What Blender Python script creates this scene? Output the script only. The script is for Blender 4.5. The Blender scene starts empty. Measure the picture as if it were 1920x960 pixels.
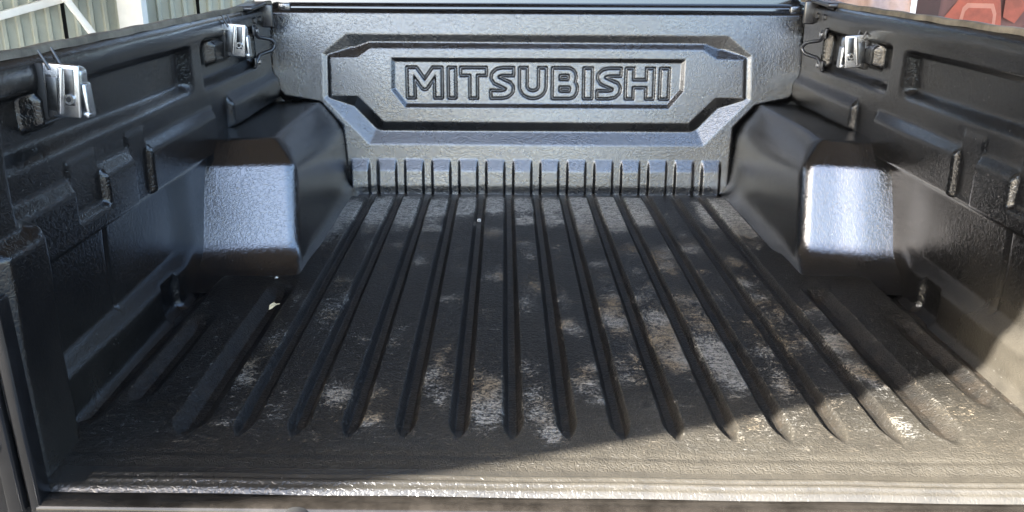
import bpy, bmesh, math, random
import numpy as np
from mathutils import Vector, Matrix
random.seed(7); rng = np.random.default_rng(7)
S = bpy.context.scene
COL = S.collection

# ------------------------------------------------------------------ camera, sky, sun, exposure
PITCH, YAW, ROLL = math.radians(18.558), math.radians(-0.584), math.radians(0.42)
CAM = Vector((-0.0916, -0.99, 0.637))
fw = Vector((-math.sin(YAW)*math.cos(PITCH), math.cos(YAW)*math.cos(PITCH), -math.sin(PITCH)))
rt = Vector((math.cos(YAW), math.sin(YAW), 0)); up = rt.cross(fw)
rt, up = rt*math.cos(ROLL)+up*math.sin(ROLL), up*math.cos(ROLL)-rt*math.sin(ROLL)
cd = bpy.data.cameras.new('camera'); cam = bpy.data.objects.new('camera', cd); COL.objects.link(cam)
cam.matrix_world = Matrix(((rt.x, up.x, -fw.x, CAM.x), (rt.y, up.y, -fw.y, CAM.y), (rt.z, up.z, -fw.z, CAM.z), (0, 0, 0, 1)))
cd.sensor_width = 36; cd.lens = 36*1674/1920; cd.clip_start = .02; cd.clip_end = 500
S.camera = cam

SUN = Vector((-.636, -.543, .549)).normalized()
SUN_EL = math.asin(SUN.z); SUN_AZ = math.atan2(SUN.x, SUN.y)
w = bpy.data.worlds.new('World'); S.world = w; w.use_nodes = True
nt = w.node_tree
sky = nt.nodes.new('ShaderNodeTexSky'); sky.sky_type = 'NISHITA'; sky.sun_disc = False
sky.sun_elevation = SUN_EL; sky.sun_rotation = SUN_AZ; sky.air_density = 1.0; sky.dust_density = 1.6; sky.ozone_density = 1.0
nt.links.new(sky.outputs[0], nt.nodes['Background'].inputs[0]); nt.nodes['Background'].inputs[1].default_value = .11
sl = bpy.data.lights.new('sun', 'SUN'); sl.energy = 5.0; sl.angle = math.radians(.3); sl.color = (1, .96, .90)
so = bpy.data.objects.new('sun', sl); COL.objects.link(so); so.location = (-6, -7, 9)
so.rotation_euler = (-SUN).to_track_quat('-Z', 'Y').to_euler()
S.view_settings.view_transform = 'Standard'; S.view_settings.look = 'None'; S.view_settings.gamma = 1
S.view_settings.use_curve_mapping = False
S.view_settings.exposure = 3.5

# ------------------------------------------------------------------ materials
def new_mat(name):
    m = bpy.data.materials.new(name); m.use_nodes = True
    return m, m.node_tree, m.node_tree.nodes['Principled BSDF']
def N(t, kind, **kw):
    n = t.nodes.new(kind)
    for k, v in kw.items(): setattr(n, k, v)
    return n
def mathn(t, op, a, b=None, c=None, clamp=False):
    n = t.nodes.new('ShaderNodeMath'); n.operation = op; n.use_clamp = clamp
    for i, v in enumerate((a, b, c)):
        if v is None: continue
        if isinstance(v, (int, float)): n.inputs[i].default_value = v
        else: t.links.new(v, n.inputs[i])
    return n.outputs[0]
def mixc(t, f, a, b):
    n = t.nodes.new('ShaderNodeMix'); n.data_type = 'RGBA'
    for i, v in ((0, f), (6, a), (7, b)):
        if isinstance(v, (int, float)): n.inputs[i].default_value = v
        elif isinstance(v, tuple): n.inputs[i].default_value = (*v, 1)
        else: t.links.new(v, n.inputs[i])
    return n.outputs[2]
def noise(t, vec, scale, detail=2, rough=.5, dist=0):
    n = t.nodes.new('ShaderNodeTexNoise'); t.links.new(vec, n.inputs['Vector'])
    n.inputs['Scale'].default_value = scale; n.inputs['Detail'].default_value = detail
    n.inputs['Roughness'].default_value = rough; n.inputs['Distortion'].default_value = dist
    return n.outputs['Fac']
def ramp(t, v, lo, hi):
    n = t.nodes.new('ShaderNodeMapRange'); n.interpolation_type = 'SMOOTHSTEP'
    t.links.new(v, n.inputs[0]); n.inputs[1].default_value = lo; n.inputs[2].default_value = hi
    return n.outputs[0]
def coords(t, scale=None):
    c = t.nodes.new('ShaderNodeTexCoord').outputs['Object']
    if scale:
        m = t.nodes.new('ShaderNodeMapping'); m.inputs['Scale'].default_value = scale
        t.links.new(c, m.inputs[0]); c = m.outputs[0]
    return c
def grain(t, vec, scale=1.0):
    """moulded leather grain: winding wrinkles"""
    a = noise(t, vec, 125*scale, 1.5, .5, .9)
    r = mathn(t, 'ABSOLUTE', mathn(t, 'SUBTRACT', a, .5))
    r = ramp(t, r, .0, .13)
    b = noise(t, vec, 260*scale, 1, .5, 0)
    return mathn(t, 'ADD', mathn(t, 'MULTIPLY', r, .75), mathn(t, 'MULTIPLY', b, .35))

def liner_material(name, floor=False, spec=None, base=(.0035, .0036, .004), ior=1.72, rough=.22, grain_d=.00020):
    m, t, p = new_mat(name)
    v = coords(t)
    col = base
    # faint film of dust and uneven gloss
    film = noise(t, v, 7, 5, .6)
    col = mixc(t, mathn(t, 'MULTIPLY', ramp(t, film, .45, .8), .30), base, (.022, .019, .016))
    # pale specks
    vo = N(t, 'ShaderNodeTexVoronoi'); t.links.new(v, vo.inputs['Vector']); vo.inputs['Scale'].default_value = 75
    sep = N(t, 'ShaderNodeSeparateColor'); t.links.new(vo.outputs['Color'], sep.inputs[0])
    spk = mathn(t, 'MULTIPLY', mathn(t, 'LESS_THAN', vo.outputs['Distance'], .085), mathn(t, 'GREATER_THAN', sep.outputs[0], .80))
    rg = mathn(t, 'ADD', rough-.06, mathn(t, 'MULTIPLY', film, .14))
    if floor:
        at = N(t, 'ShaderNodeAttribute', attribute_name='wear').outputs['Fac']
        du = N(t, 'ShaderNodeAttribute', attribute_name='dust').outputs['Fac']
        di = N(t, 'ShaderNodeAttribute', attribute_name='dirt').outputs['Fac']
        v2 = coords(t, (55, 95, 60))
        n1 = noise(t, v2, 1.0, 10, .80, .9)
        n3 = noise(t, coords(t, (210, 330, 300)), 1.0, 4, .75, .8)
        blotch = mathn(t, 'ADD', mathn(t, 'MULTIPLY', n1, .5), mathn(t, 'MULTIPLY', n3, .5))
        thr = mathn(t, 'SUBTRACT', .605, mathn(t, 'MULTIPLY', at, .145))
        wm = mathn(t, 'MULTIPLY', mathn(t, 'SUBTRACT', blotch, thr), 22.0, clamp=True)
        wm = mathn(t, 'MULTIPLY', wm, mathn(t, 'MULTIPLY', at, 2.2, clamp=True))
        n4 = noise(t, coords(t, (34, 430, 60)), 1.0, 4, .7, 1.4)
        st = mathn(t, 'MULTIPLY', mathn(t, 'SUBTRACT', n4, .585), 14.0, clamp=True)
        st = mathn(t, 'MULTIPLY', st, mathn(t, 'MULTIPLY', mathn(t, 'SUBTRACT', at, .12, clamp=True), 1.1, clamp=True))
        wm = mathn(t, 'MAXIMUM', wm, st)
        hue = ramp(t, noise(t, v, 9, 3), .4, .62)
        wcol = mixc(t, hue, (.24, .23, .205), (.19, .15, .10))
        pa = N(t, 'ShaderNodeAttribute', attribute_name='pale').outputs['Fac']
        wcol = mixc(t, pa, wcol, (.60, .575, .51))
        n2 = noise(t, v, 26, 6, .62)
        film2 = mathn(t, 'MULTIPLY', du, ramp(t, n2, -.3, .7))
        col = mixc(t, film2, col, (.055, .0485, .037))
        brown = mathn(t, 'MULTIPLY', di, ramp(t, noise(t, v, 40, 5), .3, .7))
        col = mixc(t, brown, col, (.045, .033, .022))
        col = mixc(t, mathn(t, 'MULTIPLY', wm, .85), col, wcol)
        rg = mathn(t, 'ADD', rg, mathn(t, 'ADD', mathn(t, 'MULTIPLY', wm, .35), mathn(t, 'MULTIPLY', film2, .22)), clamp=True)
    col = mixc(t, mathn(t, 'MULTIPLY', spk, .5), col, (.16, .155, .14))
    t.links.new(col, p.inputs['Base Color']); t.links.new(rg, p.inputs['Roughness'])
    p.inputs['IOR'].default_value = ior; p.inputs['Specular IOR Level'].default_value = spec or (.32 if floor else 1.0)
    bn = N(t, 'ShaderNodeBump'); bn.inputs['Distance'].default_value = grain_d; bn.inputs['Strength'].default_value = 1
    t.links.new(grain(t, v), bn.inputs['Height']); t.links.new(bn.outputs[0], p.inputs['Normal'])
    return m

def simple(name, col, rough=.5, metal=0, spec=.5, var=.0, vscale=20, bump=0, coat=0):
    m, t, p = new_mat(name)
    p.inputs['Metallic'].default_value = metal; p.inputs['Specular IOR Level'].default_value = spec
    p.inputs['Coat Weight'].default_value = coat; p.inputs['Coat Roughness'].default_value = .06
    v = coords(t); n = noise(t, v, vscale, 6, .62)
    c2 = tuple(min(1, c*(1-var)) for c in col); c3 = tuple(min(1, c*(1+var)) for c in col)
    t.links.new(mixc(t, ramp(t, n, .3, .7), c2, c3), p.inputs['Base Color'])
    t.links.new(mathn(t, 'ADD', rough-.06, mathn(t, 'MULTIPLY', n, .12)), p.inputs['Roughness'])
    if bump:
        b = N(t, 'ShaderNodeBump'); b.inputs['Distance'].default_value = bump
        t.links.new(noise(t, v, vscale*6, 3), b.inputs['Height']); t.links.new(b.outputs[0], p.inputs['Normal'])
    return m

M_WALL = liner_material('liner_black_grain')
M_SIDE = liner_material('liner_side_grain', True, .5, ior=1.52, rough=.21, grain_d=.00024)
M_HEAD = liner_material('liner_headboard_grain', ior=1.62, rough=.26, grain_d=.00027)
M_FLOOR = liner_material('liner_floor_worn', floor=True, ior=1.5, base=(.004, .0041, .0043), rough=.32, grain_d=.00070)
M_LIP = liner_material('liner_rear_lip', True, .7, ior=1.5, base=(.0055, .0057, .006), rough=.19, grain_d=.00028)
M_PAINT = simple('black_gloss_paint', (.008, .0085, .010), .12, 0, .8, .2, 30, 0, .6)
M_RAIL = simple('dusty_rail_plastic', (.11, .096, .074), .6, 0, .4, .45, 22, .0004)
M_SILL = simple('sill_dusty_paint', (.014, .012, .010), .2, 0, .35, .5, 18, 0, .0)
M_JAMB = simple('black_jamb_paint', (.006, .006, .0065), .22, 0, .35, .2, 30)
M_BRACKET = simple('black_bracket_steel', (.014, .014, .016), .32, 0, .9, .2, 60)
M_BOLT = simple('zinc_bolt', (.42, .42, .43), .32, 1, .5, .2, 80)
M_CHROME = simple('cast_aluminium', (.50, .51, .52), .24, 1, .5, .08, 160, .0003)
M_CLAMPGREY = simple('clamp_grey_insert', (.10, .105, .11), .35, 1, .5, .25, 120)
M_RUBBER = simple('black_rubber', (.012, .012, .012), .6, 0, .4)
M_GROUND = simple('asphalt_ground', (.09, .088, .085), .85, 0, .3, .25, 1.5, .002)
M_GLASS = simple('dark_window_glass', (.01, .012, .014), .03, 0, .9)
M_WHITE = simple('white_painted_steel', (.6, .6, .58), .45, 0, .5, .06, 8)
M_SHEET = simple('pale_green_sheet_steel', (.30, .315, .27), .45, 0, .5, .08, 5)
M_CHIP = simple('pale_chip', (.75, .72, .66), .7, 0, .3, .15, 200)
M_LEAF = simple('dry_leaf_scrap', (.62, .50, .30), .7, 0, .3, .3, 150)

# ------------------------------------------------------------------ helpers
def parent(o, par):
    if par is not None:
        o.parent = par; o.matrix_parent_inverse = Matrix.Translation(par.location).inverted()
def thing(name, label, cat, loc=(0, 0, 0), group=None, kind=None):
    o = bpy.data.objects.new(name, None); COL.objects.link(o); o.location = loc; o.empty_display_size = .05
    o['label'] = label; o['category'] = cat
    if group: o['group'] = group
    if kind: o['kind'] = kind
    return o
def tag(o, label, cat, group=None):
    o['label'] = label; o['category'] = cat
    if group: o['group'] = group
    return o
def obj(name, me, mat, par=None, local=False):
    o = bpy.data.objects.new(name, me); COL.objects.link(o)
    if mat and not me.materials: me.materials.append(mat)
    if par is not None:
        o.parent = par
        if not local: o.matrix_parent_inverse = Matrix.Translation(par.location).inverted()
    return o
def mesh_np(name, V, Q, attrs=None, smooth=True):
    me = bpy.data.meshes.new(name); V = np.asarray(V, np.float32); Q = np.asarray(Q, np.int32)
    me.vertices.add(len(V)); me.vertices.foreach_set('co', V.ravel())
    me.loops.add(Q.size); me.loops.foreach_set('vertex_index', Q.ravel())
    me.polygons.add(len(Q)); me.polygons.foreach_set('loop_start', np.arange(0, Q.size, Q.shape[1], dtype=np.int32))
    me.polygons.foreach_set('use_smooth', np.full(len(Q), smooth))
    for k, a in (attrs or {}).items():
        at = me.attributes.new(k, 'FLOAT', 'POINT'); at.data.foreach_set('value', np.asarray(a, np.float32).ravel())
    me.update(calc_edges=True); me.validate(); return me
def grid_quads(n, m, flip=False):
    i, j = np.meshgrid(np.arange(n-1), np.arange(m-1), indexing='ij'); a = (i*m+j).ravel()
    q = np.stack([a, a+m, a+m+1, a+1], 1)
    return q[:, ::-1] if flip else q
def split_grid(names, P, labels, mat, parents, attrs=None, flip=False):
    """grid of points -> one mesh per face label; names[label], parents[label]; label -1 is dropped"""
    n, m = P.shape[:2]; V = P.reshape(-1, 3); Q = grid_quads(n, m, flip); L = labels.ravel(); out = {}
    # normals of the undivided surface, so that the cuts do not show
    for lab in np.unique(L):
        if lab < 0: continue
        q = Q[L == lab]; u, inv = np.unique(q, return_inverse=True)
        me = mesh_np(names(lab), V[u], inv.reshape(q.shape), {k: a.ravel()[u] for k, a in (attrs or {}).items()})
        out[lab] = obj(names(lab), me, mat, parents(lab, out))
    return out
def sm(x, a, b):
    t = np.clip((x-a)/(b-a), 0, 1); return t*t*(3-2*t)
def blur(h, k=1):
    for _ in range(k):
        p = np.pad(h, 1, mode='edge')
        h = (p[:-2, 1:-1]+p[2:, 1:-1]+p[1:-1, :-2]+p[1:-1, 2:]+2*p[1:-1, 1:-1])/6
    return h
def sd_poly(X, Z, pts):
    """signed distance to polygon, negative inside"""
    d = np.full(X.shape, 1e9); inside = np.zeros(X.shape, bool); n = len(pts)
    for i in range(n):
        (x0, z0), (x1, z1) = pts[i], pts[(i+1) % n]
        ex, ez = x1-x0, z1-z0
        t = np.clip(((X-x0)*ex+(Z-z0)*ez)/(ex*ex+ez*ez), 0, 1)
        d = np.minimum(d, np.hypot(X-x0-t*ex, Z-z0-t*ez))
        if abs(ez) > 1e-12:
            c = ((z0 <= Z) & (z1 > Z)) | ((z1 <= Z) & (z0 > Z))
            inside ^= c & (X < x0+(Z-z0)/ez*ex)
    return np.where(inside, -d, d)
def sd_line(X, Z, pts, r):
    d = np.full(X.shape, 1e9)
    for (x0, z0), (x1, z1) in zip(pts[:-1], pts[1:]):
        ex, ez = x1-x0, z1-z0; t = np.clip(((X-x0)*ex+(Z-z0)*ez)/(ex*ex+ez*ez+1e-12), 0, 1)
        d = np.minimum(d, np.hypot(X-x0-t*ex, Z-z0-t*ez))
    return d-r
def sd_box(X, Z, x0, x1, z0, z1):
    dx = np.maximum(x0-X, X-x1); dz = np.maximum(z0-Z, Z-z1)
    return np.hypot(np.maximum(dx, 0), np.maximum(dz, 0))+np.minimum(np.maximum(dx, dz), 0)
def bm_mesh(name, bm, smooth=False):
    me = bpy.data.meshes.new(name); bm.normal_update(); bm.to_mesh(me); bm.free()
    if smooth:
        for p in me.polygons: p.use_smooth = True
        try: me.set_sharp_from_angle(angle=math.radians(38))
        except Exception: pass
    return me
def add_box(bm, c, s, rot=None, bev=0, seg=2):
    r = bmesh.ops.create_cube(bm, size=1); vs = r['verts']
    for v in vs: v.co = Vector((v.co.x*s[0], v.co.y*s[1], v.co.z*s[2]))
    if bev:
        es = list({e for v in vs for e in v.link_edges})
        g = bmesh.ops.bevel(bm, geom=es, offset=bev, segments=seg, affect='EDGES', profile=.5)
        vs = list({v for f in g['faces'] for v in f.verts} | {v for v in vs if v.is_valid})
    Mx = Matrix.Translation(c) @ (rot.to_4x4() if rot else Matrix())
    for v in vs: v.co = Mx @ v.co
    return vs
def box_me(name, c, s, rot=None, bev=0, seg=2):
    bm = bmesh.new(); add_box(bm, Vector(c), s, rot, bev, seg); return bm_mesh(name, bm, bev > 0)
def add_cyl(bm, p0, p1, r0, r1=None, seg=20):
    p0, p1 = Vector(p0), Vector(p1); d = p1-p0
    q = d.to_track_quat('Z', 'Y').to_matrix().to_4x4()
    bmesh.ops.create_cone(bm, cap_ends=True, segments=seg, radius1=r0, radius2=r0 if r1 is None else r1, depth=d.length,
                          matrix=Matrix.Translation((p0+p1)/2) @ q)
def tube_me(name, pts, r, seg=10):
    """tube along a polyline"""
    pts = [Vector(p) for p in pts]; V = []; Q = []
    up0 = Vector((.31, .52, .79)).normalized()
    for i, p in enumerate(pts):
        d = (pts[min(i+1, len(pts)-1)]-pts[max(i-1, 0)]).normalized()
        a = d.cross(up0).normalized(); b = d.cross(a)
        rr = r[i] if isinstance(r, (list, tuple)) else r
        for k in range(seg):
            t = 2*math.pi*k/seg; V.append(p+a*rr*math.cos(t)+b*rr*math.sin(t))
    for i in range(len(pts)-1):
        for k in range(seg):
            Q.append((i*seg+k, i*seg+(k+1) % seg, (i+1)*seg+(k+1) % seg, (i+1)*seg+k))
    me = bpy.data.meshes.new(name); me.from_pydata([tuple(v) for v in V], [], Q+[tuple(range(seg))[::-1], tuple((len(pts)-1)*seg+k for k in range(seg))])
    for p in me.polygons: p.use_smooth = True
    return me
def smooth_path(pts, n=8):
    pts = [Vector(p) for p in pts]; out = []
    for i in range(len(pts)-1):
        p0, p1, p2, p3 = pts[max(i-1, 0)], pts[i], pts[i+1], pts[min(i+2, len(pts)-1)]
        for k in range(n):
            t = k/n
            out.append(.5*((2*p1)+(p2-p0)*t+(2*p0-5*p1+4*p2-p3)*t*t+(3*p1-p0-3*p2+p3)*t**3))
    return out+[pts[-1]]

# ------------------------------------------------------------------ setting: ground
me = mesh_np('ground', [(-60, -60, -.85), (60, -60, -.85), (60, 60, -.85), (-60, 60, -.85)], [(0, 1, 2, 3)], smooth=False)
g = obj('ground', me, M_GROUND); g['kind'] = 'structure'

# ------------------------------------------------------------------ bed liner
liner = thing('bed_liner', 'black grained plastic drop-in liner with ribbed floor and embossed lettering covering the cargo bed', 'bed liner', (0, .75, -.02))
PIT = .077
WEAR = [(-0.504,1.278,.031,.075,.7),(-0.507,1.065,.028,.08,.55),(-0.557,.941,.024,.056,.35),(-0.454,.904,.019,.03,.35),(-0.393,.642,.015,.047,.6),(-0.409,.534,.013,.036,.35),(-0.415,1.295,.025,.087,.8),(-0.387,.982,.02,.037,.45),(-0.382,.905,.016,.045,.3),(-0.349,1.296,.025,.087,.75),(-0.328,1.195,.019,.044,.6),(-0.269,.975,.017,.041,.3),(-0.261,1.12,.026,.019,.6),(-0.266,1.318,.023,.055,.9),(-0.195,1.33,.023,.066,.8),(-0.119,1.342,.023,.055,.9),(-0.116,1.082,.018,.031,.8),(-0.043,1.343,.022,.05,.8),(-0.036,1.198,.016,.03,.6),(.029,1.343,.022,.051,.9),(.032,1.199,.022,.04,.5),(.11,1.323,.023,.078,1.),(.109,1.093,.018,.064,.8),(.109,1.138,.013,.038,.6),(.191,1.34,.022,.079,1.1),(.185,1.163,.021,.058,.6),(.266,1.341,.02,.067,1.1),(.264,1.202,.022,.04,.7),(.443,1.239,.012,.062,.7),(.504,1.291,.037,.075,1.2),(.503,1.143,.026,.067,.8),(.114,.854,.019,.022,.6),(.117,.768,.013,.02,.4),(.194,.948,.017,.032,.4),(.258,.91,.026,.054,.55),(.335,.969,.03,.041,.6),(.263,.838,.019,.028,.5),(.115,.603,.014,.057,.5),(.124,.512,.015,.04,.7),(.167,.646,.019,.023,.6),(.208,.706,.015,.025,.4),(.097,.576,.01,.027,.4),(.201,.537,.022,.042,.9),(.194,.441,.021,.042,1.1),(.193,.354,.018,.025,1.),(.262,.646,.025,.036,.6),(.246,.418,.017,.032,.6),(.282,.5,.02,.03,.7),(.276,.408,.02,.026,1.),(.277,.334,.021,.033,1.1),(.28,.277,.017,.018,1.),(.266,.564,.02,.027,.5),(.409,.647,.021,.03,.6),(.4,.738,.018,.026,.45),(.383,.513,.021,.036,.6),(.394,.419,.018,.027,.55),(.036,.276,.015,.026,.7),(.054,.334,.014,.02,.6),(.06,.223,.012,.017,.6),(.11,.295,.017,.023,.5),(.1,.354,.012,.021,.45),(.03,.645,.015,.026,.4),(-0.02,.704,.013,.025,.4),(-0.122,.214,.014,.024,.8),(-0.107,.275,.015,.023,.8),(-0.102,.181,.014,.023,.8),(-0.146,.313,.014,.024,.4),(-0.183,.222,.013,.024,.5),(-0.211,.275,.015,.026,.5),(-0.202,.313,.016,.016,.4),(-0.035,.173,.014,.032,.7),(-0.019,.119,.011,.018,1.),(-0.051,.333,.012,.02,.4),(-0.045,.24,.013,.025,.4),(-0.278,.156,.013,.019,.45),(-0.29,.239,.016,.021,.5),(-0.286,.156,.011,.016,.5),(-0.339,.239,.015,.021,.5),(-0.365,.248,.017,.025,.3),(-0.467,.484,.013,.03,.3),(-0.492,.641,.017,.035,.35),(-0.484,.438,.011,.027,.25),(.447,.565,.031,.027,.5),(.517,.592,.021,.028,.45),(.513,.442,.021,.028,.6),(.483,.335,.023,.029,.5),(.448,.442,.022,.028,.5),(.412,.232,.021,.021,.5),(.504,.277,.02,.023,.5),(.48,.142,.014,.016,.9),(.482,.166,.011,.016,.7),(.58,.207,.02,.024,.5),(.38,.142,.019,.019,.4),(.324,.158,.018,.022,.4),(.239,.127,.018,.021,.4),(-0.281,.438,.015,.028,.25),(-0.179,.644,.013,.029,.2),(.146,.206,.016,.017,.35),(-0.695,.762,.022,.054,.35),(-0.676,.812,.029,.028,.5),(-0.636,.83,.028,.028,.5),(-0.574,.813,.022,.035,.5)]

def skew(x, y):                       # the sill is not quite square to the headboard
    return y-.021*x*sm(-y, -.5, .0)
def build_floor():
    gc = [k*PIT for k in range(-6, 7)]+[s*c for s in (-1, 1) for c in (.541, .645)]
    xs = np.unique(np.round(np.concatenate([np.arange(-.760, .7601, .004)]+[np.arange(c-.027, c+.0271, .0013) for c in gc]), 4))
    xs = xs[np.concatenate([[True], np.diff(xs) > .0006])]
    ys = np.unique(np.round(np.concatenate([np.arange(-.0195, .20, .0025), np.arange(.20, 1.36, .011), np.arange(1.36, 1.512, .005)]), 5))
    X, Y = np.meshgrid(xs, ys, indexing='ij')
    z = np.zeros_like(X); groove = np.zeros_like(X)
    def cut(xc, y0, y1, wt, wb, dep, f0=.055, f1=.03):
        nonlocal z, groove
        e = sm(Y, y0, y0+f0)*(1-sm(Y, y1-f1, y1)); hw = wb+(wt-wb)*1.0
        hw2 = hw*(.12+.88*sm(Y, y0, y0+f0*1.1)**.7)
        k = (1-np.clip((np.abs(X-xc)-np.minimum(wb, hw2*.5))/(hw2-np.minimum(wb, hw2*.5)), 0, 1))*e
        z = np.minimum(z, -dep*k); groove = np.maximum(groove, k)
    for k in range(-6, 7): cut(k*PIT, .098, 1.60, .0156, .0062, .0135)
    for s in (-1, 1):
        cut(s*.541, .098, .715, .027, .007, .017)
        cut(s*.541, .93, 1.60, .014, .008, .013)
        cut(s*.645, .20, .56, .023, .006, .015, .05, .05)
    # wide transverse channel in front of the headboard
    ch = sm(Y, 1.425, 1.452); z = z*(1-ch)+np.minimum(z, -.011)*ch
    # low edge beside the wall with fillet up
    ax = np.abs(X)
    ed = sm(ax, .672, .700)*(1-sm(Y, .80, .84))*sm(Y, .10, .2); z = z-.020*ed
    z = z+.10*sm(ax, .705, .80)**1.5*sm(Y, .07, .12)
    # rear edge: shallow crease, raised bead, rolled lip
    z = z-.0018*np.exp(-((Y-.060)/.007)**2)
    z = z-.004*(1-sm(Y, .03, .058))
    inb = 1-sm(ax, .618, .632)
    z = z+.0042*inb*(np.sqrt(np.clip(1-((Y-.0095)/.0050)**2, 0, 1))+np.sqrt(np.clip(1-((Y+.0040)/.0045)**2, 0, 1)))+.0015*inb*(np.abs(Y-.003) < .008)
    z = z-.008*sm(-Y, .0125, .0195)**1.3
    # worn rippled surface
    z = z+.0006*np.sin(X*23+Y*7)*np.sin(Y*9+1.3)
    z = blur(z, 1)
    wear = np.zeros_like(X)
    for (x, y, rx, ry, s) in WEAR:
        s = s*2.0 if y > 1.1 else (s*.55 if (y < .30 and x > .2) else s)  # wear strength offsets the light: more at the dim far end, less in sun
        wear += s*np.exp(-(((X-x)/(rx*1.45))**2+((Y-y)/(ry*1.3))**2))*.85
    rr = random.Random(21)
    for k in range(-7, 7):
        for j in range(7):
            y_ = rr.uniform(.14, 1.38); s_ = rr.uniform(.15, .55); rx, ry = rr.uniform(.008, .022), rr.uniform(.012, .05)
            wear += s_*np.exp(-((X-(k+.5)*PIT-rr.uniform(-.015, .015))/rx)**2-((Y-y_)/ry)**2)
    wear = np.clip(wear+.30, 0, .92)*(1-groove)*(1-sm(Y, 1.435, 1.45))*(1-.7*sm(-Y, -.09, -.05))
    pale = sm(Y, 1.02, 1.28)*.9  # far wear painted paler to make up for the dim light there
    dust = .02+.66*(1-sm(Y, .05, .36))*(.10+.90*sm(X, -.45, .2))+.10*sm(X, .2, .7)
    dust = dust*(1-.45*groove); dust += .10*(1-sm(Y, .02, .12))
    dirt = np.clip(.25*groove+.9*sm(Y, 1.435, 1.455)+.75*groove*sm(Y, 1.1, 1.4)+.45*np.exp(-((ax-.70)/.03)**2)*(1-sm(Y, .3, .8)), 0, 1)
    YS = skew(X, Y)
    P = np.stack([X, YS, z], -1)
    # faces on the flat crown of each rib
    xc = .5*(xs[1:]+xs[:-1]); yc = .5*(ys[1:]+ys[:-1]); XC, YC = np.meshgrid(xc, yc, indexing='ij')
    lab = np.zeros(XC.shape, int); u = XC/PIT; k = np.floor(u)
    inner = (np.abs(u-k-.5) < .262) & (k >= -7) & (k <= 6) & (YC > .150) & (YC < 1.40)
    lab[inner] = (k[inner]+8).astype(int)
    lab[YC < .030] = 30
    par = lambda l, out: liner if l == 0 else out[0]
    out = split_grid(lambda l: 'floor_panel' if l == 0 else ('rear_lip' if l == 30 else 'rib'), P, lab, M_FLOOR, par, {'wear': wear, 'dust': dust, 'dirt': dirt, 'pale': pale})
    out[30].data.materials[0] = M_LIP
    return out
build_floor()

# ---- headboard with the word
def letter_sdf(ch, X, Z, x0, x1, z0, z1):
    h = .0108; T, B, Mz, xm = z1-h, z0+h, (z0+z1)/2, (x0+x1)/2
    def L(*p): return sd_line(X, Z, list(p), h)
    box = sd_box(X, Z, x0, x1, z0, z1)
    if ch == 'I': return box
    if ch == 'T': d = np.minimum(L((x0, T), (x1, T)), L((xm, T), (xm, z0-.02)))
    elif ch == 'H': d = np.minimum(np.minimum(L((x0+h, z0-.02), (x0+h, z1+.02)), L((x1-h, z0-.02), (x1-h, z1+.02))), L((x0+h, Mz), (x1-h, Mz)))
    elif ch == 'M':
        d = np.minimum(L((x0+h, z0-.02), (x0+h, z1)), L((x1-h, z0-.02), (x1-h, z1)))
        d = np.minimum(d, np.minimum(L((x0+h+.004, z1-.002), (xm, z0+.034)), L((x1-h-.004, z1-.002), (xm, z0+.034))))
    elif ch == 'U':
        pts = [(x0+h, z1+.02), (x0+h, B+.022)]
        R = (x1-x0)/2-h
        for a in range(0, 181, 15): pts.append((xm-R*math.cos(math.radians(a)), B+.022-.022*math.sin(math.radians(a))))
        pts += [(x1-h, z1+.02)]; d = L(*pts)
    elif ch == 'S':
        d = L((x1+.01, T), (x0+.034, T), (x0+.020, T-.003), (x0+.0125, T-.010), (x0+.0115, T-.017), (x0+.016, T-.024), (x0+.026, Mz+.003),
              (x1-.026, Mz-.003), (x1-.016, B+.024), (x1-.0115, B+.017), (x1-.0125, B+.010), (x1-.020, B+.003), (x1-.034, B), (x0-.01, B))
    elif ch == 'B':
        d = L((x0+h, z0), (x0+h, z1))
        for (za, zb, xr) in ((Mz, T, x1-.004), (B, Mz, x1)):
            zc, R = (za+zb)/2, (zb-za)/2; pts = [(x0+h, zb), (xr-h-R*.8, zb)]
            for a in range(0, 181, 20): pts.append((xr-h-R*.8+R*.8*math.sin(math.radians(a)), zc+R*math.cos(math.radians(a))))
            pts.append((x0+h, za)); d = np.minimum(d, L(*pts))
        d = np.maximum(d, -np.minimum(sd_box(X, Z, x0+.0235, x1-.027, Mz+.0105, T-.0095)+.0, sd_box(X, Z, x0+.0235, x1-.024, B+.0095, Mz-.0105))) 
    return np.maximum(d, box)

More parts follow.
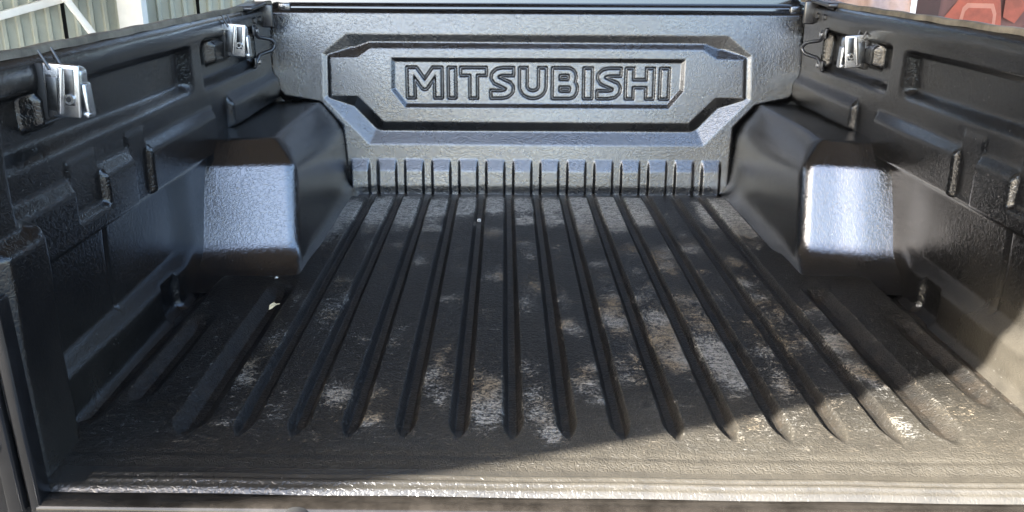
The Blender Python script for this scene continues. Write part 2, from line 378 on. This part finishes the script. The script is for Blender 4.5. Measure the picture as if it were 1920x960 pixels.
def build_headboard():
    xs = np.unique(np.round(np.concatenate([np.arange(-.765, -.42, .0026), np.arange(-.42, .42, .00165), np.arange(.42, .7651, .0026)]), 5))
    zs = np.unique(np.round(np.concatenate([np.arange(-.016, .225, .0026), np.arange(.225, .38, .0016), np.arange(.38, .4975, .0026)]), 5))
    X, Z = np.meshgrid(xs, zs, indexing='ij')
    GO = [(-.526, .430), (-.592, .378), (-.595, .257), (-.472, .128), (.475, .128), (.600, .257), (.595, .378), (.528, .430)]
    PL = [(-.460, .392), (-.498, .367), (-.572, .366), (-.574, .263), (-.500, .263), (-.430, .191), (.430, .191), (.500, .263), (.579, .263), (.574, .366), (.498, .367), (.460, .392)]
    TP = [(-.404, .367), (-.406, .280), (-.368, .231), (.372, .231), (.412, .280), (.413, .367)]
    dg, dp, dt = sd_poly(X, Z, GO), sd_poly(X, Z, PL), sd_poly(X, Z, TP)
    h = np.zeros_like(X)
    din, dpl = np.maximum(-dg, 0), np.maximum(dp, 0)
    dep = np.minimum(np.minimum(.38*din, .52*dpl), .016)
    h -= dep*(dg < 0)*(dp > 0)
    h -= .0075*np.clip(-dt/.011, 0, 1)
    # letters: flush crown with a moulded groove round it
    spans = [('M', -.364, -.262), ('I', -.249, -.224), ('T', -.214, -.138), ('S', -.130, -.062), ('U', -.050, .029), ('B', .042, .117), ('I', .130, .158), ('S', .168, .238), ('H', .248, .331), ('I', .344, .373)]
    lab = np.zeros((len(xs)-1, len(zs)-1), int)
    sds = []
    for i, (c, a, b) in enumerate(spans):
        sd = letter_sdf(c, X, Z, a+.002, b-.002, .2565, .3405); sds.append(sd)
        h += .0012*sm(-sd, -.0005, .003)-.0058*np.exp(-(sd/.0025)**2)
        sc = .25*(sd[1:, 1:]+sd[:-1, 1:]+sd[1:, :-1]+sd[:-1, :-1])
        lab[sc < .004] = 20+i
    # row of moulded teeth above the floor
    u = X/PIT; fr = np.abs(u-np.floor(u)-.5)*PIT
    tooth = (1-sm(fr, .0225, .0288))*(np.abs(X) < 7*PIT)
    th = .0105*tooth*(1-np.clip((Z-.056)/.032, 0, 1))
    h += th
    h -= .0042*(1-sm(Z, -.012, .017))
    # rolled rim along the outline
    OL = [(-.752, .60), (-.752, .375), (-.736, .290), (-.706, .256), (-.607, .240), (-.551, .178), (-.533, -.05), (.556, -.05), (.562, .178), (.618, .238), (.709, .256), (.748, .296), (.770, .366), (.767, .60)]
    do = sd_poly(X, Z, OL)
    h -= .020*sm(do, -.010, .012)
    h -= .03*sm(Z, .484, .499)**2
    # gentle unevenness of the big sheet
    h += .0022*np.sin(X*6.1+.7)*np.sin(Z*14+.4)
    # dished sides, as the moulding swells towards the corner posts
    h += .004*sm(np.abs(X), .62, .74)*sm(Z, .25, .33)*(1-sm(Z, .42, .47))
    h = blur(h, 1)
    P = np.stack([X*(1+.02*Z), 1.5+.125*Z-h, Z], -1)
    xc = .5*(xs[1:]+xs[:-1]); zc = .5*(zs[1:]+zs[:-1]); XC, ZC = np.meshgrid(xc, zc, indexing='ij')
    uc = XC/PIT; k = np.floor(uc); t = (np.abs(uc-k-.5)*PIT < .0315) & (ZC > .02) & (ZC < .090) & (k >= -7) & (k <= 6)
    lab[t] = (40+k[t]+7).astype(int)
    def nm(l): return 'headboard' if l == 0 else ('letter' if l < 40 else 'rib')
    # shared vertex normals across the cuts: weld look by custom normals
    out = split_grid(nm, P, lab, M_HEAD, lambda l, o: liner if l == 0 else o[0], flip=False)
    dx = np.gradient(P, axis=0); dz = np.gradient(P, axis=1); n = np.cross(dx, dz); n /= np.linalg.norm(n, axis=-1, keepdims=True)
    Q = grid_quads(*P.shape[:2]); L = lab.ravel(); nn = n.reshape(-1, 3)
    for l, o in out.items():
        uu = np.unique(Q[L == l]); o.data.normals_split_custom_set_from_vertices(nn[uu])
    for (c, a, b), l in zip(spans, range(20, 30)): out[l]['label'] = 'embossed capital letter %s' % c
    return out
build_headboard()

# ---- side walls: heightfield (distance inwards from x = .757)
def zrail(y, s): return (.507 if s < 0 else .5245)+.0*y
def build_side(s):
    ys = np.unique(np.round(np.concatenate([np.arange(-.014, .32, .0032), np.arange(.32, 1.53, .0042)]), 5))
    nv = 150
    Y, Vv = np.meshgrid(ys, np.linspace(0, 1, nv), indexing='ij')
    Z = -.040+Vv*(zrail(Y, s)+.040)
    h = np.full_like(Y, .022)
    def put(y0, y1, z0, z1, t, ey=(.010, .010), ez=(.010, .010), skewz=0):
        nonlocal h
        zz = Z-skewz*(Y-y0)
        k = sm(Y, y0-ey[0]/2, y0+ey[0]/2)*(1-sm(Y, y1-ey[1]/2, y1+ey[1]/2))*sm(zz, z0-ez[0]/2, z0+ez[0]/2)*(1-sm(zz, z1-ez[1]/2, z1+ez[1]/2))
        h = h*(1-k)+t*k
    # slight lean of the whole wall
    put(-.1, .862, .372, .455, .000, (.01, .055), (.027, .010))      # long upper pocket
    put(.955, 1.365, .368, .458, .000, (.022, .014), (.024, .008))   # pocket behind the front clamp
    put(-.1, .972, -.10, .312, .037, (.01, .03), (.01, .026))        # thick lower band
    put(.515, .588, .225, .345, .026, (.006, .005), (.01, .012))     # notch
    put(.295, .395, .258, .345, .026, (.010, .006), (.012, .012))
    put(-.1, 1.25, .062, .222, .014, (.01, .04), (.034, .010))      # deep storage pocket
    put(.405, .411, .07, .215, .008, (.004, .004), (.01, .01))
    put(.560, .632, -.02, .050, .026, (.012, .006), (.01, .03))      # lower notch
    put(.735, 1.25, -.2, .222, .024 if s < 0 else .010, (.12, .04), (.01, .010))
    put(1.090, 1.60, .252, .318, .038, (.014, .01), (.016, .030))    # ridge by the wheel arch
    put(.238, .330, .405, .455, .030, (.007, .012), (.012, .02))      # clamp pads
    put(1.035, 1.200, .405, .455, .024, (.007, .014), (.012, .02))
    put(-.1, .105, -.10, .312, .080, (.01, .030), (.01, .016))       # thick rear post
    put(-.1, .085, .300, .455, .062, (.01, .05), (.02, .02))
    # rail lip bulges in, then rolls over
    d = zrail(Y, s)-Z
    h += .007*np.exp(-((d-.030)/.022)**2)
    h -= .016*(1-sm(d, .0, .012))
    # foot fillet
    h += .05*(1-sm(Z, -.045, .006))**2
    h += .0014*np.sin(Y*17+.5)*np.sin(Z*31)
    h -= .014*sm(-Y, -.006, .014)
    h = blur(h, 1)
    x = .757-h
    P = np.stack([s*x, np.where(Y < .12, skew(s*x, Y), Y), Z], -1)
    n, m = P.shape[:2]
    lab = np.zeros((n-1, m-1), int); lab[(.5*(Y[1:, 1:]+Y[:-1, 1:]) < .135)] = 1
    out = split_grid(lambda l: ('side_wall', 'corner_post')[l], P, lab, M_SIDE, lambda l, o: liner, {'wear': np.zeros_like(Y), 'dirt': np.zeros_like(Y), 'dust': .75*(1-sm(Y, .25, .62))*(1-sm(Z, .02, .20))*(1 if s > 0 else .25)+.015}, flip=(s > 0))
    nn = np.cross(np.gradient(P, axis=0), np.gradient(P, axis=1)); nn /= np.linalg.norm(nn, axis=-1, keepdims=True); nn = (nn if s < 0 else -nn).reshape(-1, 3)
    Q = grid_quads(n, m)
    for l, o in out.items(): o.data.normals_split_custom_set_from_vertices(nn[np.unique(Q[lab.ravel() == l])])
    return out
for s in (-1, 1): build_side(s)

# ---- wheel arch covers, lofted
def rounded(pts, r, n=6):
    out = [pts[0]]
    for i in range(1, len(pts)-1):
        a, b, c = np.array(pts[i-1]), np.array(pts[i]), np.array(pts[i+1])
        rr = min(r[i] if isinstance(r, (list, tuple)) else r, .45*np.linalg.norm(a-b), .45*np.linalg.norm(c-b))
        p0 = b+(a-b)/np.linalg.norm(a-b)*rr; p1 = b+(c-b)/np.linalg.norm(c-b)*rr
        for k in range(n+1):
            t = k/n; out.append(tuple((1-t)**2*p0+2*t*(1-t)*b+t*t*p1))
    return out+[pts[-1]]
def dense(pts, step):
    out = []
    for a, b in zip(pts[:-1], pts[1:]):
        a, b = np.array(a), np.array(b); n = max(1, int(math.ceil(np.linalg.norm(b-a)/step)))
        for k in range(n): out.append(tuple(a+(b-a)*k/n))
    return out+[pts[-1]]
def build_arch(s):
    # rear silhouette: (y, cap height)
    cap = dense(rounded([(.700, -.012), (.775, .002), (.822, .028), (.896, .206), (.952, .252), (1.08, .254), (1.53, .246)], [0, .05, .032, .008, .012, .05, 0]), .012)
    rings = []
    NX = 46
    for (y, c) in cap:
        f = min(1, max(0, (y-.87)/.66))
        zt, zc = .30, .206-.028*f
        # inner flank x as a function of z
        prof = dense(rounded([(.505, -.012), (.528, .006), (.534, .03), (.546, zc), (.602, zc+.058), (.63, .36)], [0, .02, .02, .014, .02, 0]), .006)
        px = np.array([p[0] for p in prof]); pz = np.array([p[1] for p in prof])
        row = []
        zcap = max(c, -.0115)
        # flank up to the cap
        zz = np.linspace(-.012, zcap, 26); xx = np.interp(zz, pz, px)
        for a, b in zip(xx, zz): row.append((a, b))
        xt = np.linspace(xx[-1], .765, NX)[1:]
        for a in xt: row.append((a, zcap))
        row = np.array(row)
        # soften the edge between flank and crown
        for _ in range(5):
            row[1:-1] = .25*row[:-2]+.5*row[1:-1]+.25*row[2:]
        # round the vertical corner in plan
        r = .024; dd = np.clip(r-(row[:, 0]-np.interp(np.minimum(row[:, 1], zcap), pz, px)), 0, r)
        yo = r-np.sqrt(np.maximum(r*r-dd*dd, 0)); yy = y+yo*(1-sm(np.float64(y), .93, 1.05))*(.4 if y < .8 else 1)+(.14 if s < 0 else .22)*(.735-row[:, 0])*sm(np.float64(y), .70, .82)*(1-sm(np.float64(y), .95, 1.15))
        rings.append(np.stack([s*row[:, 0]+(.022*sm(-np.abs(row[:, 0]), -.70, -.60) if s > 0 else 0), np.where(True, yy, y), row[:, 1]], -1))
    P = np.array(rings); n, m = P.shape[:2]
    me = mesh_np('wheel_arch_cover', P.reshape(-1, 3), grid_quads(n, m, flip=(s < 0)))
    return obj('wheel_arch_cover', me, M_WALL, liner)
for s in (-1, 1): build_arch(s)

# ------------------------------------------------------------------ pickup truck body round the liner
truck = thing('pickup_truck', 'black pickup truck seen into its open cargo bed from behind', 'pickup truck', (0, .75, -.85))
# cab back with window
bm = bmesh.new(); add_box(bm, Vector((0, 1.675, .155)), (1.62, .05, .95), None, .02, 3); cab = obj('cab_back', bm_mesh('cab_back', bm, True), M_PAINT, truck)
obj('rear_window', box_me('rear_window', (0, 1.646, .90), (1.24, .012, .46), None, .004), M_GLASS, truck)
for nm_, c, sz in (('roof_pillar', (-.70, 1.675, .88), (.14, .05, .50)), ('roof_pillar', (.70, 1.675, .88), (.14, .05, .50))):
    obj(nm_, box_me(nm_, c, sz, None, .02), M_PAINT, truck)
obj('roof', box_me('roof', (0, 2.0, 1.15), (1.54, .70, .05), None, .02), M_PAINT, truck)
# front rail of the bed: stepped section swept across
prof = rounded([(1.582, .440), (1.582, .4865), (1.586, .4890), (1.5875, .492), (1.5885, .5035), (1.593, .508), (1.612, .5115), (1.636, .5125), (1.642, .505), (1.642, .44)], .003, 4)
xs = np.linspace(-.695, .715, 30); V = np.array([[(x, a, b+.0012*math.sin(x*2.2)) for a, b in prof] for x in xs])
obj('front_rail', mesh_np('front_rail', V.reshape(-1, 3), grid_quads(len(xs), len(prof))), M_PAINT, truck)
for s in (-1, 1):   # plastic end blocks of the rail
    obj('rail_end_cap', box_me('rail_end_cap', (s*.712+.01, 1.590, .4985), (.032, .020, .024), None, .004), M_WALL, truck)
# bed side rails and outer skin
for s in (-1, 1):
    prof = rounded([(.748, -.010), (.749, -.006), (.756, -.004), (.785, -.020), (.82, -.04), (.874, -.12), (.885, -.45), (.86, -.62)], [0, .004, .004, .015, .02, .02, .05, 0], 5)
    ys_ = np.linspace(-.035, 1.62, 60)
    V = np.array([[(s*(a+.004*math.sin(y*3)), y, zrail(y, s)+b) for a, b in prof] for y in ys_])
    sd = obj('bed_side', mesh_np('bed_side', V.reshape(-1, 3), grid_quads(len(ys_), len(prof), flip=(s > 0))), M_PAINT, truck)
    # rail capping with road dust
    prof = rounded([(.744, -.004), (.7455, .0055), (.750, .0075), (.764, .0060), (.790, -.016)], .004, 4)
    V = np.array([[(s*a, y, zrail(y, s)+b+.0008*math.sin(y*40)) for a, b in prof] for y in ys_])
    obj('rail_cap', mesh_np('rail_cap', V.reshape(-1, 3), grid_quads(len(ys_), len(prof), flip=(s > 0))), M_RAIL, truck)
# tailgate sill: flat tread, rounded nose, vertical face
prof = rounded([(.02, -.016), (-.018, -.0135), (-.036, -.0125), (-.045, -.016), (-.0475, -.026), (-.052, -.30)], [0, .004, .005, .007, .008, 0], 6)
xs = np.linspace(-.672, .80, 60); V = np.array([[(x, a-.021*x, b) for a, b in prof] for x in xs])
sill = obj('tailgate_sill', mesh_np('tailgate_sill', V.reshape(-1, 3), grid_quads(len(xs), len(prof), flip=True)), M_SILL, truck)
bm = bmesh.new(); add_cyl(bm, (-.347, -.036, -.037), (-.347, -.052, -.037), .024, .023, 32); bumper = obj('tailgate_stop', bm_mesh('tailgate_stop', bm, True), M_RUBBER, truck)
bm = bmesh.new(); add_cyl(bm, (-.347, -.046, -.037), (-.347, -.058, -.037), .017, .013, 32); obj('stop_button', bm_mesh('stop_button', bm, True), M_BOLT, bumper)
# jambs either side of the tailgate opening: rolled steel edge, seal, flat flange and striker bolt
for s in (-1, 1):
    obj('jamb', box_me('jamb', (s*.678, -.030-.021*s*.67, .115), (.016, .030, .285), Matrix.Rotation(s*.03, 3, 'Y'), .0045, 3), M_JAMB, truck)
    obj('jamb', box_me('jamb', (s*.702, -.036-.021*s*.67, .20), (.022, .030, .46), Matrix.Rotation(s*.03, 3, 'Y'), .0045, 3), M_JAMB, truck)
    obj('jamb_flange', box_me('jamb_flange', (s*.765, -.022-.021*s*.67, .10), (.15, .03, .70), None, .006), M_JAMB, truck)
    path = smooth_path([(s*.676, -.006, .315), (s*.684, -.014, .30), (s*.686, -.018, .25), (s*.690, -.020, .12), (s*.692, -.02, .09)], 6)
    obj('jamb_seal', tube_me('jamb_seal', path, .0055, 10), M_RUBBER, truck)
    bm = bmesh.new(); add_cyl(bm, (s*.712, -.030, .062), (s*.712, -.052, .062), .009, .0075, 18); obj('striker_bolt', bm_mesh('striker_bolt', bm, True), M_BOLT, truck)
# lowered tailgate
tg = obj('tailgate', box_me('tailgate', (0, -.335, -.105), (1.32, .50, .055), None, .012, 3), M_WALL, truck)
# corner brackets and tie-down hooks
for s in (-1, 1):
    bk = obj('corner_bracket', box_me('corner_bracket', (s*.742, 1.395, zrail(1.395, s)-.030), (.012, .125, .046), Matrix.Rotation(-.05, 3, 'X'), .004, 3), M_BRACKET, truck)
    obj('bracket_flange', box_me('bracket_flange', (s*.728, 1.462, zrail(1.46, s)-.024), (.045, .012, .060), None, .004, 3), M_BRACKET, bk)
    obj('bracket_cover', box_me('bracket_cover', (s*.746, 1.395, zrail(1.395, s)+.004), (.05, .14, .012), Matrix.Rotation(.05, 3, 'X'), .005, 3), M_BRACKET, bk)
    for dy in (-.030, .024):
        bm = bmesh.new(); yy = 1.395+dy; zz = zrail(yy, s)-.030
        add_cyl(bm, (s*.738, yy, zz), (s*.732, yy, zz), .014, .0125, 20); add_cyl(bm, (s*.733, yy, zz), (s*.725, yy, zz), .0085, .0075, 6)
        obj('bolt', bm_mesh('bolt', bm, True), M_BRACKET, bk)
    xw = .735
    pts = [(s*xw, 1.352, .466), (s*(xw-.006), 1.362, .448), (s*(xw-.010), 1.372, .436), (s*(xw-.020), 1.390, .4315), (s*(xw-.034), 1.405, .426), (s*(xw-.041), 1.412, .413),
           (s*(xw-.034), 1.405, .400), (s*(xw-.020), 1.390, .3945), (s*(xw-.010), 1.372, .390), (s*(xw-.006), 1.362, .378), (s*xw, 1.352, .360)]
    hk = obj('tie_down_hook', tube_me('tie_down_hook', smooth_path(pts, 6), .0048, 12), M_BRACKET, truck)
    for zz in (.452, .374):
        bm = bmesh.new(); add_box(bm, Vector((s*(xw-.004), 1.364, zz)), (.006, .034, .022), None, .0025, 2)
        obj('hook_foot', bm_mesh('hook_foot', bm, True), M_BRACKET, hk)
        bm = bmesh.new(); add_cyl(bm, (s*(xw-.006), 1.368, zz), (s*(xw-.013), 1.368, zz), .0068, .0058, 6)
        obj('bolt', bm_mesh('bolt', bm, True), M_BOLT, hk)

# ------------------------------------------------------------------ clamps bolted over the rails
def make_clamp(name, label, loc, s, rz=0):
    """cast clamp, local x = inwards from the wall, y = forward, z = up"""
    t = thing(name, label, 'clamp', loc, 'cast rail clamps')
    def add(n, fn, mat, par=None, smooth=True):
        bm = bmesh.new(); fn(bm)
        for v in bm.verts: v.co = Vector((v.co.x*s, v.co.y, v.co.z))
        if s < 0: bmesh.ops.reverse_faces(bm, faces=bm.faces)
        o = obj(n, bm_mesh(n, bm, smooth), mat, par or t, local=True); return o
    rz_ = Matrix.Rotation
    R1 = rz_(.09, 3, 'Y')
    add('body', lambda b: add_box(b, Vector((.027, .006, 0)), (.046, .034, .068), R1, .011, 4), M_CHROME)
    add('face_frame', lambda b: add_box(b, Vector((.027, -.0135, .001)), (.050, .006, .074), R1, .0028, 3), M_CHROME)
    add('recess_insert', lambda b: add_box(b, Vector((.0145, -.0170, -.003)), (.014, .003, .046), R1, .001, 2), M_CLAMPGREY)
    add('centre_bar', lambda b: add_box(b, Vector((.0265, -.0180, .001)), (.0065, .006, .066), rz_(.16, 3, 'Y'), .0022, 3), M_CHROME)
    add('side_panel', lambda b: add_box(b, Vector((.0395, -.0172, .006)), (.0125, .003, .050), R1, .001, 2), M_CLAMPGREY)
    kb = add('bolt', lambda b: add_cyl(b, (.0385, -.017, -.010), (.0385, -.0225, -.010), .0078, .0070, 24), M_CHROME)
    add('socket', lambda b: add_cyl(b, (.0385, -.0222, -.010), (.0385, -.0232, -.010), .0040, .0038, 6), M_RUBBER, kb)
    add('lever', lambda b: (add_box(b, Vector((.053, .004, -.012)), (.007, .022, .044), rz_(-.05, 3, 'Y'), .003, 3),
                            add_box(b, Vector((.052, .003, -.034)), (.011, .024, .009), None, .003, 2)), M_CHROME)
    add('jaw', lambda b: (add_box(b, Vector((.000, .004, .000)), (.014, .044, .080), None, .004, 2),
                          add_box(b, Vector((.010, -.013, -.006)), (.008, .010, .060), R1, .002, 2)), M_RUBBER)
    for dy in (-.016, .018):
        add('hook_rod', lambda b: add_cyl(b, (.016, dy, .030), (.004, dy*1.1, .056), .0026, .0018, 10), M_BRACKET)
    return t
make_clamp('rail_clamp', 'chrome clamp with round bolt on the bed wall above the deep storage pocket', (-.728, .268, .456), 1)
make_clamp('rail_clamp', 'chrome clamp beside the tie-down hook on the bed wall nearer the corrugated wall', (-.735, 1.120, .450), 1)
make_clamp('rail_clamp', 'chrome clamp beside the tie-down hook on the bed wall nearer the red banner', (.740, 1.105, .435), -1)

# ------------------------------------------------------------------ litter on the floor
def chip(name, label, cat, loc, size, mat, seed, curl=.3):
    r = random.Random(seed); bm = bmesh.new(); n = 9
    top = []; bot = []
    for i in range(n):
        a = 2*math.pi*i/n; q = .65+.5*r.random()
        x, y = size[0]*q*math.cos(a), size[1]*q*math.sin(a); z = curl*size[0]*((x/size[0])**2)+.0012*r.random()
        top.append(bm.verts.new((x, y, z+size[2]))); bot.append(bm.verts.new((x, y, z)))
    bm.faces.new(top); bm.faces.new(bot[::-1])
    for i in range(n): bm.faces.new((bot[i], bot[(i+1) % n], top[(i+1) % n], top[i]))
    o = obj(name, bm_mesh(name, bm), mat); o.location = loc; o.rotation_euler = (0, 0, r.random()*3); return tag(o, label, cat)
chip('gravel_chip', 'white gravel chip lying in a floor groove near the headboard', 'stone', (-.155, 1.221, -.0125), (.006, .005, .006), M_CHIP, 3, .1)
lf = chip('leaf_scrap', 'curled cream leaf scrap lying on the floor near the wheel arch facing the corrugated wall', 'leaf', (-.527, .592, .001), (.005, .013, .0015), M_LEAF, 5, .9); lf.rotation_euler = (.15, 0, -.75)
chip('paper_fleck', 'tiny white fleck on the floor at the foot of the wheel arch', 'fleck', (-.561, .752, .002), (.005, .0035, .001), M_CHIP, 9, .1)
chip('straw_bit', 'short pale straw bit standing at the foot of the headboard corner', 'straw', (.566, 1.40, .004), (.002, .010, .002), M_LEAF, 12, .1)

# ------------------------------------------------------------------ background beyond the rails
wall = thing('corrugated_wall', 'pale green corrugated steel wall standing beyond the bed rail', 'wall', (-4.2, 4.6, -.85))
def wall_pt(u): return Vector((-4.2, 4.6, 0))+Vector((math.cos(.62), math.sin(.62), 0))*u
nrm = Vector((math.sin(.62), -math.cos(.62), 0))
def sheet(u0, u1):
    us = []; u = u0; off = []
    per = .092
    k = 0
    while u < u1-1e-6:
        for du, d in ((0, 0), (.050, 0), (.060, .022), (.082, .022)):
            if u+du <= u1: us.append(u+du); off.append(d)
        u += per
    us.append(u1); off.append(0)
    V = []
    for z in (-.85, 2.2):
        for a, d in zip(us, off): V.append(tuple(wall_pt(a)+nrm*d+Vector((0, 0, z))))
    n = len(us); Q = [(i, i+1, n+i+1, n+i) for i in range(n-1)]
    return mesh_np('sheet', V, Q, smooth=False)
for a in range(8): obj('sheet', sheet(-3.258+a*.92, -3.258+a*.92+.895), M_SHEET, wall)
Vb = [tuple(wall_pt(u)-nrm*.04+Vector((0, 0, z))) for u in (-3.2, 4.1) for z in (-.85, 2.2)]
obj('added_backing', mesh_np('added_backing', Vb, [(0, 2, 3, 1)], smooth=False), M_RUBBER, wall)  # black sheet added behind so the gaps between sheets look dark
frame = thing('steel_frame', 'white painted steel post with beam and diagonal brace before the corrugated wall', 'frame', tuple(wall_pt(1.6)+nrm*.14+Vector((0, 0, -.85))))
def bar(name, a, b, wd, th):
    a, b = Vector(a), Vector(b); d = b-a; q = d.to_track_quat('Z', 'Y')
    bm = bmesh.new(); add_box(bm, Vector((0, 0, 0)), (wd, th, d.length), None, .004, 2)
    mx = Matrix.Translation((a+b)/2) @ q.to_matrix().to_4x4()
    for v in bm.verts: v.co = mx @ v.co
    return obj(name, bm_mesh(name, bm, True), M_WHITE, frame)
FB = {}
def fp(u, z, o=.14): return wall_pt(u)+nrm*o+Vector((0, 0, z))
bar('post', fp(1.75, -.85, .14), fp(1.75, 2.3, .14), .17, .10)
bar('beam', fp(-2.4, -.617), fp(1.66, .439), .065, .05)
bar('brace', fp(1.12, .69, .20), fp(1.95, -.72, .20), .06, .04)

ban = thing('banner', 'hanging red printed banner beyond the bed rail', 'banner', (3.35, 3.6, -.85))
def banner_mat():
    m, t, p = new_mat('banner_print'); v = coords(t)
    n = noise(t, coords(t, (5, 5, 1.2)), 1, 4, .6, .4)
    t.links.new(mixc(t, ramp(t, n, .35, .7), (.085, .027, .026), (.15, .055, .048)), p.inputs['Base Color']); p.inputs['Roughness'].default_value = .5
    return m
M_BAN = banner_mat(); M_BAN2 = simple('banner_print_orange', (.25, .055, .033), .5, 0, .4, .35, 6); M_BAN3 = simple('banner_print_dark', (.035, .014, .016), .5, 0, .4, .3, 6)
M_BAN4 = simple('banner_print_light', (.36, .15, .11), .5, 0, .4, .2, 6); M_CLOTH = simple('pale_pink_cloth', (.46, .34, .31), .8, 0, .2, .2, 8)
bdir = Vector((math.cos(-.42), math.sin(-.42), 0)); bnr = Vector((math.sin(-.42), -math.cos(-.42), 0)); bo = Vector((2.24, 4.23, 0))
def bpnt(u, z, o=0): return bo+bdir*u+bnr*o+Vector((0, 0, z))
us = np.linspace(0, 2.6, 60); zsb = np.linspace(-.80, 1.6, 14)
V = np.array([[tuple(bpnt(u, z, .012*math.sin(u*9)+.006*math.sin(u*23))) for z in zsb] for u in us])
obj('sheet', mesh_np('sheet', V.reshape(-1, 3), grid_quads(60, 14)), M_BAN, ban)
def bprint(name, pts, mat, o):
    bm = bmesh.new(); f = bm.faces.new([bm.verts.new(bpnt(u, z, o)) for u, z in [(a_, b_+.05) for a_, b_ in pts]]); 
    g_ = bmesh.ops.extrude_face_region(bm, geom=[f]); 
    for v in g_['geom']:
        if isinstance(v, bmesh.types.BMVert): v.co += bnr*.002
    return obj(name, bm_mesh(name, bm), mat, ban)
bprint('printed_shape', [(.155, -.30), (.16, .20), (.135, .26), (.20, .36), (.24, .46), (.40, .46), (.43, .30), (.455, .10), (.47, -.30)], M_BAN2, .022)
bprint('printed_shape', [(.185, -.30), (.205, .10), (.235, .335), (.255, .36), (.385, .36), (.405, .31), (.43, -.30)], M_BAN4, .0245)
bprint('printed_shape', [(.200, -.30), (.220, .09), (.250, .315), (.265, .335), (.375, .335), (.39, .30), (.412, -.30)], M_BAN2, .027)
bprint('printed_shape', [(.235, -.30), (.252, .17), (.272, .225), (.372, .225), (.384, .17), (.397, -.30)], M_BAN3, .0295)
bprint('printed_shape', [(.0, -.3), (.0, .8), (.09, .8), (.12, .35), (.10, -.3)], M_BAN3, .022)
bprint('printed_shape', [(.44, .29), (.43, .8), (.56, .8), (.555, .36), (.50, .26)], M_BAN2, .0245)
bprint('printed_shape', [(.64, -.8), (.64, .9), (.655, .9), (.655, -.8)], M_BAN3, .022)
us = np.linspace(-1.3, -.03, 80); zsb = np.linspace(-.80, 1.6, 10)
V = np.array([[tuple(bpnt(u, z, .05+.05*math.sin(u*21+z*.8)+.02*math.sin(u*47))) for z in zsb] for u in us])
cl = obj('cloth_drape', mesh_np('cloth_drape', V.reshape(-1, 3), grid_quads(80, 10)), M_CLOTH); tag(cl, 'pale pink cloth hanging in folds next to the red banner', 'cloth')

# ------------------------------------------------------------------ canopy over the yard whose edge throws the shadow
m, t, p = new_mat('brown_canvas'); v = coords(t)
t.links.new(mixc(t, ramp(t, noise(t, v, 3, 4), .3, .7), (.066, .053, .042), (.088, .072, .057)), p.inputs['Base Color']); p.inputs['Roughness'].default_value = .9
tr = N(t, 'ShaderNodeBsdfTranslucent'); tr.inputs[0].default_value = (.14, .11, .08, 1); mx = N(t, 'ShaderNodeMixShader'); mx.inputs[0].default_value = .06
t.links.new(p.outputs[0], mx.inputs[1]); t.links.new(tr.outputs[0], mx.inputs[2]); t.links.new(mx.outputs[0], t.nodes['Material Output'].inputs[0])
M_CANVAS = m
HC = 2.2; tt = HC/SUN.z; off = Vector((SUN.x*tt, SUN.y*tt, HC))
can = thing('shade_canopy', 'wide brown canvas shade canopy stretched over the truck bed', 'canopy', (-2.0, 3.0, -.85))
def edge_y(x):                        # where the hem's shadow lies on the bed floor
    xc = min(max(x, -1.3), 1.2); d = xc-.309
    return .183+.392*d+.121*d*d+(.392+.242*d)*(x-xc)
V = []; cols = np.concatenate([np.linspace(-4.2, -.6, 13), np.linspace(-.5, 1.3, 40), np.linspace(1.5, 5.6, 14)]); rows = np.linspace(0, 1, 14)
for x in cols:
    y0 = edge_y(x)
    for k in rows:
        V.append((x+off.x, y0+off.y+(7.6-y0)*k, HC+.55*math.sin(math.pi*min(1, k*1.1))*k**.5+.04*math.sin(x*1.3)*k))
roof = obj('roof_cloth', mesh_np('roof_cloth', V, grid_quads(len(cols), len(rows))), M_CANVAS, can)
for x, y in ((-6.6, -1.4), (-6.6, 5.2), (-2.9, 8.0), (1.75, 5.2), (2.9, 5.4)):
    bm = bmesh.new(); add_cyl(bm, (x, y, -.85), (x, y, HC+.05), .035, .035, 16); obj('pole', bm_mesh('pole', bm, True), M_WHITE, can)
